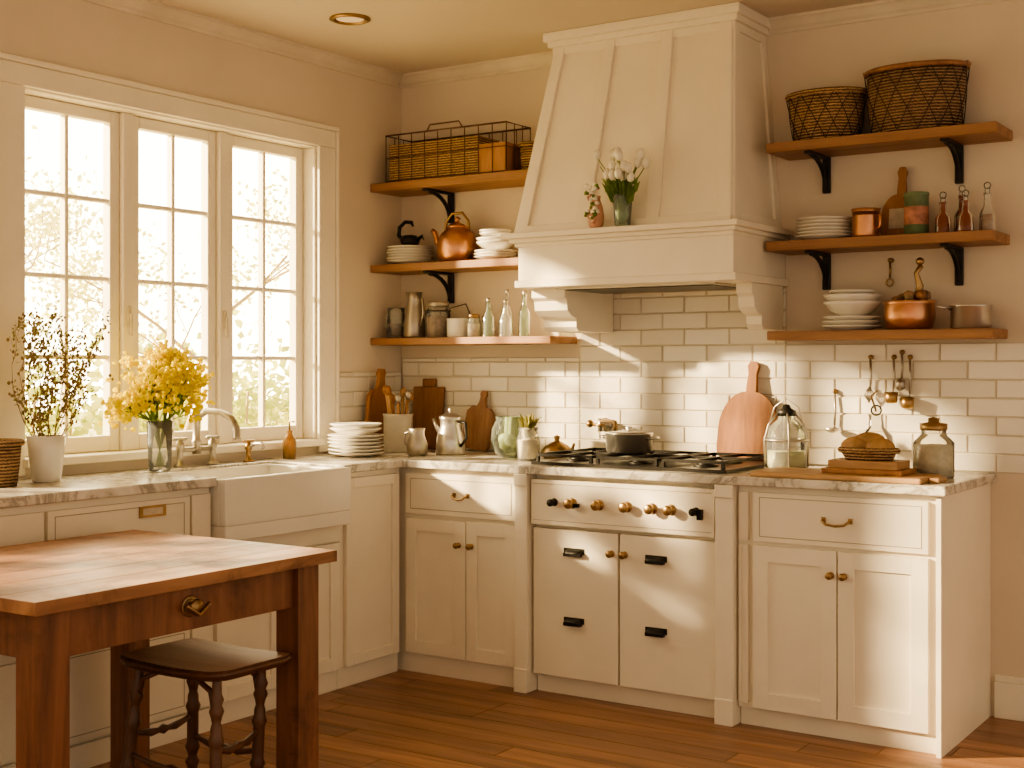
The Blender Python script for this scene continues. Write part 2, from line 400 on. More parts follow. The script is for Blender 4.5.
for (u0,u1) in((1.152,1.215),(2.065,2.14)):
    b=B(); b.box(u0,u1,.03,DF+.045,0,TOP,CAB,MB); b.box(u0-.0005,u1+.0005,.03,DF+.052,0,.10,CAB,MB); b.box(u0-.0005,u1+.0005,.3,DF+.052,.86,TOP,CAB,MB); b.done('cabinet_pilaster',.004)
# cab3
b=B(); b.box(2.143,2.89,.002,DF,.07,TOP,CAB,MB); b.box(2.143,2.885,.002,DF-.02,0,.09,CAB,MB)
slab(b,MB,2.148,2.19,.70,.888,DF); shaker(b,MB,2.148,2.19,DZ0,.69,DF,.012,.006)
slab(b,MB,2.205,2.865,.70,.888,DF); 
for k in(0,1):
    z=(.722,.868)[k]; b.box(2.235,2.84,DF+.02,DF+.0212,z-.0015,z+.0015,GAP,MB)
for u in(2.235,2.84): b.box(u-.0015,u+.0015,DF+.02,DF+.0212,.722,.868,GAP,MB)
shaker(b,MB,2.205,2.535,.075,.69,DF,.06); shaker(b,MB,2.535,2.865,.075,.69,DF,.06)
bail(b,MB,2.535,.80,DF+.02,.10); knob(b,MB,2.512,.60,DF+.02); knob(b,MB,2.562,.60,DF+.02)
b.box(2.89,2.908,.002,DF+.02,0,TOP,CAB,MB)
b.done('base_cabinet',.002,seg=1)
LF=.525
b=B(); b.box(-1.083,-.677,.002,LF,.09,TOP,CAB,ML); b.box(-1.083,-.677,.002,LF-.01,0,.1,CAB,ML)
shaker(b,ML,-1.06,-.70,.09,.888,LF,.045); b.done('base_cabinet',.002,seg=1)
b=B(); b.box(-1.815,-1.086,.002,LF,.09,.70,CAB,ML); b.box(-1.815,-1.086,.002,LF-.01,0,.1,CAB,ML)
b.box(-1.815,-1.09,LF,LF+.018,.63,.70,CAB,ML)
shaker(b,ML,-1.80,-1.45,.09,.625,LF); shaker(b,ML,-1.45,-1.10,.09,.625,LF); knob(b,ML,-1.48,.52,LF+.02); knob(b,ML,-1.42,.52,LF+.02)
b.done('sink_base_cabinet',.002,seg=1)
b=B(); b.box(-3.05,-1.818,.002,LF,.09,TOP,CAB,ML); b.box(-3.05,-1.818,.002,LF-.01,0,.1,CAB,ML); b.box(-3.05,-1.818,LF-.01,LF+.012,0,.085,CAB,ML)
for (z0,z1) in((.70,.885),(.42,.69),(.10,.41)):
    slab(b,ML,-2.55,-1.93,z0,z1,LF); slab(b,ML,-3.03,-2.56,z0,z1,LF)
    b.box(-2.52,-1.96,LF+.02,LF+.0212,z1-.024,z1-.021,GAP,ML); b.box(-2.52,-1.96,LF+.02,LF+.0212,z0+.021,z0+.024,GAP,ML)
    for u in(-2.52,-1.96): b.box(u-.0015,u+.0015,LF+.02,LF+.0212,z0+.022,z1-.022,GAP,ML)
b.box(-1.92,-1.83,LF,LF+.02,.10,.885,CAB,ML)
b.box(-2.17,-2.05,LF+.02,LF+.026,.825,.865,BRASS,ML); b.box(-2.155,-2.065,LF+.026,LF+.0265,.833,.857,LINEN,ML)
knob(b,ML,-2.24,.56,LF+.02); knob(b,ML,-2.24,.27,LF+.02)
b.done('drawer_cabinet',.002,seg=1)
b=B(); y0,y1=-1.808,-1.092; xb=.127
b.box(xb,.60,y0,y1,.702,.76,CER); t=.028
b.box(.565,.60,y0,y1,.76,.938,CER); b.box(xb,xb+t,y0,y1,.76,.935,CER); b.box(xb+t,.565,y0,y0+t,.76,.935,CER); b.box(xb+t,.565,y1-t,y1,.76,.935,CER)
b.lathe([(.0001,.002),(.03,.002),(.035,.0)],STEEL,.36,-1.45,.761,20)
b.done('farmhouse_sink',.008,seg=3)
b=B(); x,y=.075,-1.46
for dy in(-.09,.09):
    b.lathe([(.026,0),(.026,.008),(.014,.014),(.012,.07),(.018,.075),(.018,.10),(.01,.105),(.01,.12),(.0001,.122)],PEW,x,y+dy,CT,16)
    b.tube([(x-.0,y+dy-.035,CT+.115),(x,y+dy+.035,CT+.115)],.006,PEW); b.tube([(x-.035,y+dy,CT+.115),(x+.035,y+dy,CT+.115)],.006,PEW)
b.tube([(x,y-.09,CT+.07),(x,y+.09,CT+.07)],.010,PEW,10)
b.lathe([(.018,.05),(.016,.09),(.023,.10),(.016,.11),(.015,.18),(.023,.19),(.026,.215),(.021,.235),(.010,.25),(.015,.262),(.014,.275),(.0001,.285)],PEW,x,y,CT,16)
b.tube([(x,y,CT+.20),(x+.06,y+.0,CT+.228),(x+.13,y+.01,CT+.225),(x+.19,y+.015,CT+.20),(x+.215,y+.017,CT+.16),(x+.217,y+.017,CT+.125),(x+.217,y+.017,CT+.115)],[.014,.014,.013,.013,.013,.014,.018],PEW,12)
b.done('bridge_faucet')
b=B(); x,y=.085,-1.17
b.lathe([(.022,0),(.022,.006),(.012,.012),(.010,.05),(.016,.055),(.016,.075),(.006,.085),(.0001,.087)],BRASS,x,y,CT,16)
b.tube([(x,y,CT+.06),(x+.04,y,CT+.08),(x+.08,y,CT+.082),(x+.09,y,CT+.06)],.007,PEW); b.tube([(x,y-.03,CT+.09),(x,y+.03,CT+.09)],.005,BRASS)
b.done('filtered_water_tap')
# ------------------------------------------------------------------ hood
b=B()
def wedge(b,p8,m):
    b.add(p8,[(3,2,1,0),(4,5,6,7),(0,1,5,4),(1,2,6,5),(2,3,7,6),(3,0,4,7)],m)
bl=(1.015,-.485);br=(2.04,-.485);tl=(1.12,-.31);tr=(1.965,-.31);ZB,ZT=1.925,2.77
wedge(b,[(bl[0],-.001,ZB),(bl[0],bl[1],ZB),(br[0],br[1],ZB),(br[0],-.001,ZB),(tl[0],-.001,ZT),(tl[0],tl[1],ZT),(tr[0],tr[1],ZT),(tr[0],-.001,ZT)],CAB)
def hp(u,v,o):
    x=(bl[0]+(br[0]-bl[0])*u)*(1-v)+(tl[0]+(tr[0]-tl[0])*u)*v
    y=bl[1]*(1-v)+tl[1]*v; return (x,y-o,ZB+(ZT-ZB)*v)
def strip(u0,u1,v0,v1,o=.012):
    wedge(b,[hp(u0,v0,-.005),hp(u0,v0,o),hp(u1,v0,o),hp(u1,v0,-.005),hp(u0,v1,-.005),hp(u0,v1,o),hp(u1,v1,o),hp(u1,v1,-.005)],CAB)
for c in(.03,.33,.655,.97): strip(c-.03,c+.03,0,1,.014)
strip(0,1,.0,.05,.0135)
def sidestrip(v0,v1,w0,w1,left=False):
    def q(v,w,o):
        if left: x=bl[0]*(1-v)+tl[0]*v-o
        else: x=br[0]*(1-v)+tr[0]*v+o
        y=(bl[1]*(1-v)+tl[1]*v)*w-.001; return (x,y,ZB+(ZT-ZB)*v)
    wedge(b,[q(v0,w0,-.005),q(v0,w1,-.005),q(v0,w1,.011),q(v0,w0,.011),q(v1,w0,-.005),q(v1,w1,-.005),q(v1,w1,.011),q(v1,w0,.011)],CAB)
for L in(False,True):
    sidestrip(0,1,.86,1.0,L); sidestrip(0,1,0,.13,L); sidestrip(0,.06,.13,.86,L)
for (o,z0,z1) in((.014,2.73,2.765),(.03,2.765,2.79),(.045,2.79,CH-.001)):
    b.box(tl[0]-o,tr[0]+o,tl[1]-o,-.001,z0,z1,CAB)
b.box(1.06,2.065,-.53,-.001,1.725,1.88,CAB)
b.box(1.05,2.08,-.545,-.001,1.695,1.725,CAB)
for (o,z0,z1) in((.012,1.872,1.888),(.03,1.888,1.905),(.055,1.905,1.928)):
    b.box(1.06-o,2.06+o*.8,-.53-o,-.001,z0,z1,CAB)
b.box(1.2,1.95,-.45,-.08,1.687,1.696,STEEL)
b.box(1.22,1.93,-.43,-.10,1.684,1.688,BLACK)
def corbel(x0,x1,dep):
    pr=[(0,1.696),(dep,1.696),(dep,1.655),(dep-.02,1.64),(dep-.025,1.60),(dep-.06,1.575),(dep-.10,1.565),(dep-.10,1.53),(dep-.12,1.51),(0,1.51)]
    n=len(pr); vs=[(x0,-max(d,.015),z) for d,z in pr]+[(x1,-max(d,.015),z) for d,z in pr]
    b.add(vs,[(i,(i+1)%n,(i+1)%n+n,i+n) for i in range(n)]+[tuple(range(n)),tuple(range(2*n-1,n-1,-1))],CAB)
corbel(1.07,1.24,.44); corbel(1.99,2.06,.34)
b.done('range_hood',.003,seg=1)
b=B(); vx,vy,vz=1.575,-.535,1.929
b.lathe([(.026,0),(.032,.01),(.036,.05),(.042,.13),(.039,.13),(.032,.05),(.025,.012),(.0001,.012)],GLG,vx,vy,vz,20)
for i in range(30):
    a=random.uniform(0,2*pi); sp=random.uniform(.02,.12); h=random.uniform(.15,.29)
    ex,ey=vx+sp*math.cos(a),vy-abs(sp*math.sin(a))*.5-.01
    b.tube([(vx+random.uniform(-.01,.01),vy,vz+.015),(vx+(ex-vx)*.3,vy+(ey-vy)*.2,vz+h*.6),(ex,ey,vz+h)],.0022,GREEN,5)
    if i%4: b.blob((ex,ey,vz+h+.012),.018,WHT,1.5,.1)
    for k in range(3):
        b.leaf((vx+(ex-vx)*.4,vy-.01,vz+h*.5),(math.cos(a+k)*.8,-.3,.9),.08,.026,GREEN)
b.done('tulip_vase')
b=B(); px=1.45
b.lathe([(.022,0),(.03,.015),(.034,.05),(.028,.09),(.018,.12),(.02,.135),(.0001,.136)],PINK,px,vy,vz,16)
for i in range(34):
    b.blob((px+random.uniform(-.03,.022),vy-.02+random.uniform(-.012,.0),vz+random.uniform(.03,.18)),.011,random.choice([PINK,WHT,GREEN,WHT]),1,.3)
b.done('flower_figurine')
# ------------------------------------------------------------------ wall shelves
def shelf(x0,x1,zt,zb,brs):
    b=B(); yb=-.0145 if zb<1.47 else -.001
    b.box(x0,x1,-.25,yb,zb,zt,SHELF)
    for bx in brs:
        b.box(bx-.016,bx+.016,-.021,yb,zb-.15,zb-.0005,IRON); b.box(bx-.016,bx+.016,-.225,-.0215,zb-.012,zb-.0005,IRON)
        pr=[]
        for i in range(9):
            a=pi/2*i/8; pr.append((bx,-.02-.17*(1-math.cos(a))*1.0,zb-.14+.128*math.sin(a)))
        b.tube(pr,.010,IRON,8)
    b.done('wall_shelf',.004)
SZ=[(2.265,2.225),(1.865,1.825),(1.50,1.463)]
shelf(2.08,2.99,*SZ[0],[2.25,2.79]); shelf(2.08,2.98,*SZ[1],[2.25,2.79]); shelf(2.085,2.975,*SZ[2],[])
shelf(.002,.93,2.255,2.215,[.32]); shelf(.002,.885,1.855,1.818,[.32]); shelf(.002,1.05,1.495,1.46,[])
S1,S2,S3=2.265,1.865,1.50; L1,L2,L3=2.255,1.855,1.495
# ------------------------------------------------------------------ items
def oval_basket(name,x,y,z,rx,ry,h,m,top=1.0,bot=.82,wire=True,lip=None):
    b=B(); pr=[(bot,0),(bot+(top-bot)*.5+.02,h*.5),(top,h),(top-.05,h),(bot+(top-bot)*.5-.04,h*.5),(bot-.06,.012),(.0001,.012)]
    b.lathe(pr,m,x,y,z,40,rx,ry)
    rim=[(x+rx*top*math.cos(2*pi*i/40),y+ry*top*math.sin(2*pi*i/40),z+h) for i in range(40)]
    b.tube(rim,.011,lip or m,8,closed=True)
    if wire:
        n=14
        for k in range(n):
            for s in(1,-1):
                pts=[]
                for j in range(7):
                    v=j/6; r=bot+(top-bot)*v+.035; a=2*pi*k/n+s*v*2*pi/n*1.5
                    pts.append((x+rx*r*math.cos(a),y+ry*r*math.sin(a),z+.004+(h-.004)*v))
                b.tube(pts,.0018,WIRE,5)
    return b
b=oval_basket('x',2.295,-.135,S1,.16,.112,.19,WICK); b.done('wire_wicker_basket')
b=oval_basket('x',2.66,-.14,S1,.195,.122,.245,WICKD,lip=BRDD,bot=.88)
for s in(-1,1): b.tube([(2.66+s*.19,-.14-.03,S1+.235),(2.66+s*.20,-.14-.02,S1+.252),(2.66+s*.20,-.14+.02,S1+.252),(2.66+s*.19,-.14+.03,S1+.235)],.006,WICKD)
b.done('wire_wicker_basket')
b=B(); x0,x1,y0,y1,z0,z1=.09,.80,-.235,-.03,L1,L1+.23
b.box(x0+.012,x1-.17,y0+.012,y1-.012,z0+.006,z1-.045,WICK)
b.box(x1-.16,x1-.01,y0+.006,y1-.01,z0+.006,z1-.09,BRD)
for z in(z0+.005,z0+.12,z1): b.tube([(x0,y0,z),(x1,y0,z),(x1,y1,z),(x0,y1,z)],.0045 if z>=z1 else .0025,DARKW,6,closed=True)
n=9
for i in range(n+1):
    xx=x0+(x1-x0)*i/n
    for yv in(y0,y1): b.tube([(xx,yv,z0),(xx,yv,z1)],.0025,DARKW,5)
    b.tube([(xx,y0,z0+.004),(xx,y1,z0+.004)],.0025,DARKW,5)
for i in range(3):
    yv=y0+(y1-y0)*i/3
    for xx in(x0,x1): b.tube([(xx,yv,z0),(xx,yv,z1)],.0025,DARKW,5)
b.tube([(x0+.25,y0,z1),(x0+.27,y0,z1+.03),(x1-.27,y0,z1+.03),(x1-.25,y0,z1)],.004,DARKW)
b.done('rectangular_wire_basket')
b=oval_basket('x',.866,-.12,L1,.053,.062,.13,WICK,wire=False); b.done('small_wicker_basket')
def plates(name,x,y,z,r,n,dz=.014,top=False):
    b=B()
    for i in range(n):
        rr=r*(1-.02*random.random()); ox,oy=random.uniform(-.003,.003),random.uniform(-.003,.003)
        b.lathe([(rr*.55,0),(rr*.6,.004),(rr*.97,.016),(rr,.019),(rr*.98,.021),(rr*.6,.009),(.0001,.008)],CER,x+ox,y+oy,z+i*dz,36)
    return b
def bowls(b,x,y,z,r,n,dz=.02,h=.06):
    for i in range(n):
        b.lathe([(r*.4,0),(r*.42,.006),(r*.7,h*.35),(r*.93,h*.8),(r,h),(r*.97,h+.002),(r*.66,h*.42),(.0001,h*.2)],CER,x,y,z+i*dz,36)
b=plates('p',.155,-.128,L2,.118,6); b.done('plate_stack')
b=plates('p',.665,-.125,L2,.105,3,.014); bowls(b,.665,-.125,L2+.048,.095,2,.018,.04); bowls(b,.665,-.125,L2+.10,.08,2,.014,.03); b.done('bowl_stack')
b=plates('p',2.285,-.128,S2,.118,6); b.done('plate_stack')
b=plates('p',2.40,-.128,S3,.118,3,.018); bowls(b,2.40,-.128,S3+.055,.115,2,.028,.06); bowls(b,2.40,-.128,S3+.125,.09,1,.02,.035)
b.done('bowl_stack')
b=plates('p',.25,-.65,CT,.130,6,.016); bowls(b,.25,-.65,CT+.095,.12,2,.02,.035); b.done('plate_stack')
b=B(); z=L2+.0915; x,y=.155,-.128
b.lathe([(.03,0),(.045,.015),(.05,.035),(.035,.055),(.0001,.06)],IRON,x,y,z,18)
b.tube([(x-.035,y,z+.03),(x-.07,y,z+.06),(x-.065,y,z+.10),(x-.03,y,z+.125),(x+.01,y,z+.12),(x+.02,y,z+.10)],[.012,.011,.010,.009,.010,.005],IRON,8)
b.tube([(x+.04,y,z+.03),(x+.075,y,z+.05),(x+.085,y,z+.03)],[.012,.008,.003],IRON,8)
b.done('iron_swan_ornament')
b=B(); x,y,z=.445,-.13,L2
b.lathe([(.075,0),(.09,.012),(.10,.06),(.098,.10),(.08,.14),(.05,.165),(.048,.17),(.05,.175),(.03,.188),(.012,.195),(.01,.205),(.016,.215),(.0001,.225)],COP,x,y,z,36)
b.tube([(x-.085,y-.0,z+.08),(x-.12,y-.0,z+.11),(x-.135,y,z+.155),(x-.15,y,z+.165)],[.022,.016,.012,.011],COP,10)
b.tube([(x-.07,y,z+.15),(x-.065,y,z+.20),(x-.03,y,z+.24),(x+.03,y,z+.24),(x+.065,y,z+.20),(x+.07,y,z+.15)],.007,BRASS,8)
b.done('copper_kettle')
b=B(); x,y,z=.085,-.15,L3
b.lathe([(.045,0),(.05,.005),(.048,.08),(.042,.13),(.045,.15),(.042,.15),(.04,.13),(.045,.01),(.0001,.008)],GL,x,y,z,22); b.lathe([(.043,.009),(.043,.07),(.0001,.07)],PASTA,x,y,z,20)
b.tube([(x-.0,y-.045,z+.12),(x,y-.075,z+.11),(x,y-.078,z+.06),(x,y-.048,z+.04)],.005,GL); b.done('glass_pitcher')
b=B(); x=.20; b.lathe([(.05,0),(.055,.01),(.052,.08),(.04,.14),(.034,.19),(.04,.225),(.037,.225),(.0001,.2)],PEW,x,y,z,24)
b.tube([(x+.036,y-.01,z+.20),(x+.065,y-.02,z+.19),(x+.07,y-.02,z+.12),(x+.050,y-.012,z+.06)],.006,PEW); b.tube([(x-.03,y,z+.21),(x-.05,y-.005,z+.225)],[.015,.006],PEW); b.done('pewter_jug')
b=B(); x=.345; b.lathe([(.055,0),(.06,.008),(.06,.12),(.05,.14),(.05,.15)],GL,x,y,z,24,caps=False); b.lathe([(.055,.003),(.056,.10),(.0001,.11)],PASTA,x,y,z,20); b.lathe([(.053,.148),(.053,.175),(.0001,.178)],PEW,x,y,z,20); b.tube([(x+.062*math.cos(a*pi/12),y+.062*math.sin(a*pi/12),z+.13) for a in range(24)],.003,WIRE,5,closed=True); b.done('storage_jar')
b=B(); x=.48; b.lathe([(.062,0),(.066,.006),(.066,.085),(.069,.09),(.065,.09),(.062,.01),(.0001,.01)],CER,x,y,z,28); b.tube([(x-.066,y-.01,z+.085),(x-.05,y-.02,z+.14),(x+.03,y,z+.16),(x+.066,y,z+.085)],.003,WIRE,6); b.done('white_canister')
for (x,yy_,h,r) in((.585,-.19,.09,.032),(.27,-.07,.13,.03)):
    b=B(); b.lathe([(r*.9,0),(r,.006),(r,h*.8),(r*.85,h)],GL,x,yy_,z,20,caps=False); b.lathe([(.0001,.003),(r*.93,.003),(r*.93,h*.7),(.0001,h*.72)],SUGAR,x,yy_,z,18,caps=False); b.lathe([(r*.9,h),(r*.9,h+.018),(.0001,h+.02)],BRASS,x,yy_,z,18); b.done('spice_jar')
for (x,yy_,h,r,mm) in((.655,-.17,.17,.030,GLG),(.715,-.10,.21,.028,GL),(.76,-.18,.16,.032,GL),(.825,-.12,.20,.028,GLG),(.615,-.10,.14,.028,GL)):
    b=B(); b.lathe([(r,0),(r*1.05,.006),(r,h*.55),(r*.5,h*.72),(r*.38,h*.8),(r*.38,h*.97),(r*.5,h)],mm,x,yy_,z,20,caps=False)
    b.lathe([(.0001,0.001),(r*.95,.001)],mm,x,yy_,z,20,caps=False)
    b.lathe([(r*.34,h*.93),(r*.34,h*1.08),(.0001,h*1.08)],PEW,x,yy_,z,14); b.done('glass_bottle')
b=B(); x,y,z=2.47,-.17,S2; b.lathe([(.05,0),(.054,.01),(.052,.10),(.058,.115),(.054,.115),(.048,.02),(.0001,.018)],COP,x,y,z,28)
b.tube([(x+.048,y-.02,z+.09),(x+.07,y-.035,z+.085),(x+.07,y-.035,z+.04),(x+.048,y-.02,z+.03)],.006,COP); b.done('copper_mug')
def paddle(b,M,w,h,th,hw,hl,m,round_=True):
    pts=[]
    r=.03 if not round_ else w*.2
    body=h-hl
    pts+= [(-w/2+r,0),(w/2-r,0)]
    for i in range(1,5): a=-pi/2+pi/2*i/4; pts.append((w/2-r+r*math.cos(a),r+r*math.sin(a)))
    if round_:
        for i in range(0,9):
            a=pi/2*i/8; pts.append((hw/2+(w/2-hw/2)*max(0,math.cos(a))**1.1, body-w*.6+(w*.6)*math.sin(a)))
    else:
        pts+=[(w/2,body-.03),(w/2-.03,body),(hw/2+.01,body)]
    pts+=[(hw/2,body+.02),(hw/2*.8,body+hl*.6),(hw/2*1.1,h-.02),(hw/2*.6,h),]
    mir=[(-a,c) for a,c in reversed(pts[2:])]
    pts=pts+mir
    n=len(pts); vs=[(a,-th/2,c) for a,c in pts]+[(a,th/2,c) for a,c in pts]
    b.add(vs,[tuple(range(n)),tuple(range(2*n-1,n-1,-1))]+[(i,(i+1)%n,(i+1)%n+n,i+n) for i in range(n)],m,False,M)
b=B(); paddle(b,T(2.575,-.07,S2+.0015)@RX(-8),.16,.29,.016,.035,.11,BRD); b.box(-.045,.045,-.011,-.0085,.04,.12,LINEN,T(2.575,-.07,S2+.0015)@RX(-8)); b.done('cutting_board')
b=B(); x,y,z=2.67,-.17,S2; b.lathe([(.046,0),(.046,.15),(.048,.152),(.048,.165),(.0001,.168)],TIN,x,y,z,24); b.lathe([(.0465,.04),(.0465,.11)],TINL,x,y,z,24,caps=False); b.done('printed_tin')
for i,(x,yy_) in enumerate(((2.775,-.18),(2.825,-.10),(2.862,-.19),(2.93,-.14))):
    b=B(); h=.12+.03*(i%2); r=.029
    b.lathe([(.0001,0),(r,0),(r*1.05,.006),(r,h*.5),(r*.5,h*.66),(r*.42,h*.9),(r*.55,h)],GLR if i<3 else GL,x,yy_,z,18,caps=False)
    if i==3: b.lathe([(.0001,.004),(r*.93,.004),(r*.9,h*.45),(.0001,h*.45)],PASTA,x,yy_,z,16,caps=False)
    b.lathe([(r*.35,h-.004),(r*.35,h+.018),(.0001,h+.02)],GL,x,yy_,z,12); b.ball((x,yy_,z+h+.028),.014,GL,12); b.done('cruet_bottle')
b=B(); x,y,z=2.635,-.145,S3; b.lathe([(.07,0),(.088,.01),(.098,.05),(.096,.10),(.103,.112),(.096,.112),(.088,.03),(.0001,.02)],COP,x,y,z,32)
for i in range(14):
    b.blob((x+random.uniform(-.055,.055),y+random.uniform(-.05,.05),z+.11+random.uniform(0,.03)),.022,random.choice([BRD,PASTA,GREEND]),1,.2)
b.tube([(x+.02,y,z+.10),(x+.045,y-.01,z+.17),(x+.03,y-.01,z+.22),(x+.05,y-.01,z+.25)],[.012,.014,.010,.012],BRASS,8); b.ball((x+.045,y-.01,z+.265),.016,BRASS,12); b.done('copper_pot')
b=B(); x=2.87; b.lathe([(.07,0),(.075,.006),(.075,.085),(.08,.09),(.072,.09),(.07,.01),(.0001,.01)],STEEL,x,y,z,30); b.tube([(x-.06,y-.04,z+.075),(x-.10,y-.09,z+.085)],.006,STEEL); b.done('saucepan')
def utensil(x,zt,L,kind):
    b=B(); y=-.026
    b.lathe([(.010,0),(.010,.006),(.004,.01),(.004,.02)],BRASS,M=T(x,-.014 if zt<1.45 else -.001,zt)@RX(90),seg=12)
    b.ball((x,y-.002,zt),.009,BRASS,10)
    b.tube([(x,y,zt-.002),(x+.004,y-.004,zt-L*.5),(x,y-.002,zt-L+.02)],.005,PEW if kind!='k' else BRASS,6)
    zb=zt-L
    if kind=='spoon': b.blob((x,y-.018,zb),.022,PEW,1.4)
    elif kind=='ladle': b.lathe([(.0001,-.022),(.022,-.014),(.032,.0),(.030,0),(.0001,-.018)],PEW,x,y-.035,zb+.01,18); b.tube([(x,y,zb+.03),(x,y-.005,zb+.01)],.004,PEW)
    elif kind=='cup':
        b.lathe([(.018,-.045),(.024,-.04),(.028,0),(.025,0),(.0001,-.038)],BRASS,x,y-.032,zb+.01,18); b.tube([(x,y,zb+.03),(x,y-.008,zb+.012)],.004,PEW)
    elif kind=='whisk':
        for k in range(6):
            a=pi*k/6; b.tube([(x,y-.01,zb+.03),(x+.022*math.cos(a),y-.018+.009*math.sin(a),zb-.0),(x,y-.016,zb-.035)],.0018,PEW,4)
            b.tube([(x,y-.01,zb+.03),(x-.022*math.cos(a),y-.018-.010*math.sin(a),zb-.0),(x,y-.016,zb-.035)],.0018,PEW,4)
    else: b.tube([(x+.014*math.cos(t_*pi/6),y-.002,zb+.014*math.sin(t_*pi/6)) for t_ in range(12)],.004,BRASS,6,closed=True)
    return b
utensil(2.29,1.255,.16,'ladle').done('hanging_ladle'); utensil(2.44,1.395,.15,'whisk').done('hanging_whisk'); utensil(2.535,1.395,.15,'cup').done('hanging_measuring_cup'); utensil(2.60,1.395,.17,'cup').done('hanging_measuring_cup')
utensil(2.568,1.415,.13,'spoon').done('hanging_spoon')
utensil(2.52,1.785,.09,'k').done('hanging_bottle_opener')
b=B(); x,z=1.20,1.09
b.lathe([(.032,0),(.032,.008),(.014,.012),(.014,.05)],PEW,M=T(x,-.0145,z)@RX(90),seg=18)
b.tube([(x,-.06,z-.03),(x,-.06,z+.03)],.014,PEW,12); b.tube([(x,-.06,z+.02),(x+.10,-.12,z+.02),(x+.12,-.14,z+.02),(x+.12,-.14,z-.03)],.009,BRASS,10)
b.tube([(x-.03,-.075,z),(x+.03,-.075,z)],.006,BRASS); b.ball((x-.05,-.07,z+.005),.018,BRASS,12); b.tube([(x-.05,-.07,z),(x,-.06,z)],.005,BRASS)
b.done('pot_filler_faucet')
# ------------------------------------------------------------------ back counter objects
b=B(); paddle(b,T(.045,-.25,CT+.001)@RZ(90)@RX(4),.18,.40,.02,.05,.10,BRD,False); b.done('cutting_board')
b=B(); M=T(.20,-.055,CT+.0012)@RX(-5); b.box(-.095,.095,-.01,.01,0,.31,BRDD,M); b.box(-.04,.04,-.01,.01,.31,.35,BRDD,M); b.done('cutting_board',.006)
b=B(); paddle(b,T(.50,-.062,CT+.008)@RX(-6)@RY(8),.16,.29,.018,.035,.08,BRDD,False); b.done('cutting_board')
b=B(); paddle(b,T(1.915,-.075,CT+.005)@RX(-6)@RY(3),.27,.43,.022,.045,.13,BRDS); b.done('cutting_board')
b=B(); x,y,z=.225,-.31,CT; b.lathe([(.065,0),(.07,.01),(.07,.17),(.075,.185),(.068,.185),(.062,.02),(.0001,.015)],CERG,x,y,z,30)
for i in range(7):
    a=i*.9; tx,ty=.045*math.cos(a),.045*math.sin(a); h=random.uniform(.24,.30)
    b.tube([(x+tx*.5,y+ty*.5,z+.02),(x+tx*1.3,y+ty*1.3,z+h)],[.006,.007],random.choice([BRD,BRDX,PEW]),6); b.blob((x+tx*1.35,y+ty*1.35,z+h+.01),.018,random.choice([BRD,BRDX,PEW]),1.5)
b.done('utensil_crock')
b=B(); x,y=.53,-.30; b.lathe([(.068,0),(.072,.008),(.065,.08),(.05,.13),(.05,.16),(.056,.175),(.052,.178),(.03,.19),(.008,.195),(.012,.21),(.0001,.22)],STEEL,x,y,z,28)
b.tube([(x+.05,y-.01,z+.155),(x+.10,y-.02,z+.15),(x+.105,y-.02,z+.08),(x+.068,y-.015,z+.04)],.007,BLACK); b.tube([(x-.05,y,z+.09),(x-.085,y,z+.13),(x-.10,y,z+.165)],[.016,.010,.008],STEEL); b.done('metal_coffee_pot')
b=B(); x,y=.44,-.44; b.lathe([(.04,0),(.048,.01),(.05,.05),(.036,.09),(.034,.11),(.04,.125),(.036,.125),(.0001,.1)],PEW,x,y,z,24); b.tube([(x-.035,y,z+.11),(x-.07,y,z+.10),(x-.07,y,z+.05),(x-.045,y,z+.035)],.005,PEW); b.done('small_milk_jug')
b=B(); x,y=.885,-.30; b.lathe([(.055,0),(.085,.02),(.105,.08),(.10,.13),(.08,.17),(.085,.185),(.081,.185),(.0001,.03)],GLG,x,y,z,30)
for i in range(9): a=i*.7; b.ball((x+.045*math.cos(a),y+.045*math.sin(a),z+.06+.02*(i%2)),.028,WHT if i%2 else FOAM,12)
b.done('green_glass_bowl')
b=B(); x,y=1.06,-.45; b.lathe([(.04,0),(.048,.01),(.052,.09),(.04,.13),(.045,.145),(.04,.14),(.0001,.02)],GL,x,y,z,26); b.lathe([(.04,.012),(.046,.09),(.0001,.10)],SUGAR,x,y,z,22)
for i in range(44):
    a=random.uniform(0,2*pi); b.leaf((x,y,z+.12),(math.cos(a)*.6,math.sin(a)*.6,random.uniform(.6,2)),random.uniform(.06,.10),.024,HERB)
b.done('herb_jar')
b=B(); x,y=1.09,-.26; b.lathe([(.055,0),(.07,.012),(.072,.035),(.055,.055),(.03,.07),(.012,.078),(.012,.09),(.016,.098),(.0001,.105)],BRASS,x,y,z,28); b.tube([(x+.06,y,z+.03),(x+.08,y,z+.045),(x+.09,y,z+.07)],[.012,.008,.006],BRASS); b.done('brass_sugar_pot')
b=B(); x,y,zz=1.50,-.34,CT+.0465; b.lathe([(.09,0),(.098,.006),(.10,.075),(.104,.08),(.104,.084),(.06,.09),(.015,.093),(.012,.10),(.018,.106),(.0001,.11)],STEEL,x,y,zz,36)
for s in(-1,1): b.tube([(x+s*.098,y-.025,zz+.06),(x+s*.13,y-.02,zz+.065),(x+s*.13,y+.02,zz+.065),(x+s*.098,y+.025,zz+.06)],.006,STEEL)
b.done('cooking_pot')
b=B(); x,y=2.19,-.30; b.lathe([(.07,0),(.078,.01),(.08,.12),(.07,.17),(.036,.20),(.03,.22)],GL,x,y,z,30,caps=False); b.lathe([(.0001,.003),(.073,.003),(.075,.075),(.0001,.075)],FOAM,x,y,z,26,caps=False)
b.lathe([(.036,.215),(.038,.235),(.02,.245),(.012,.26),(.0001,.262)],IRON,x,y,z,20)
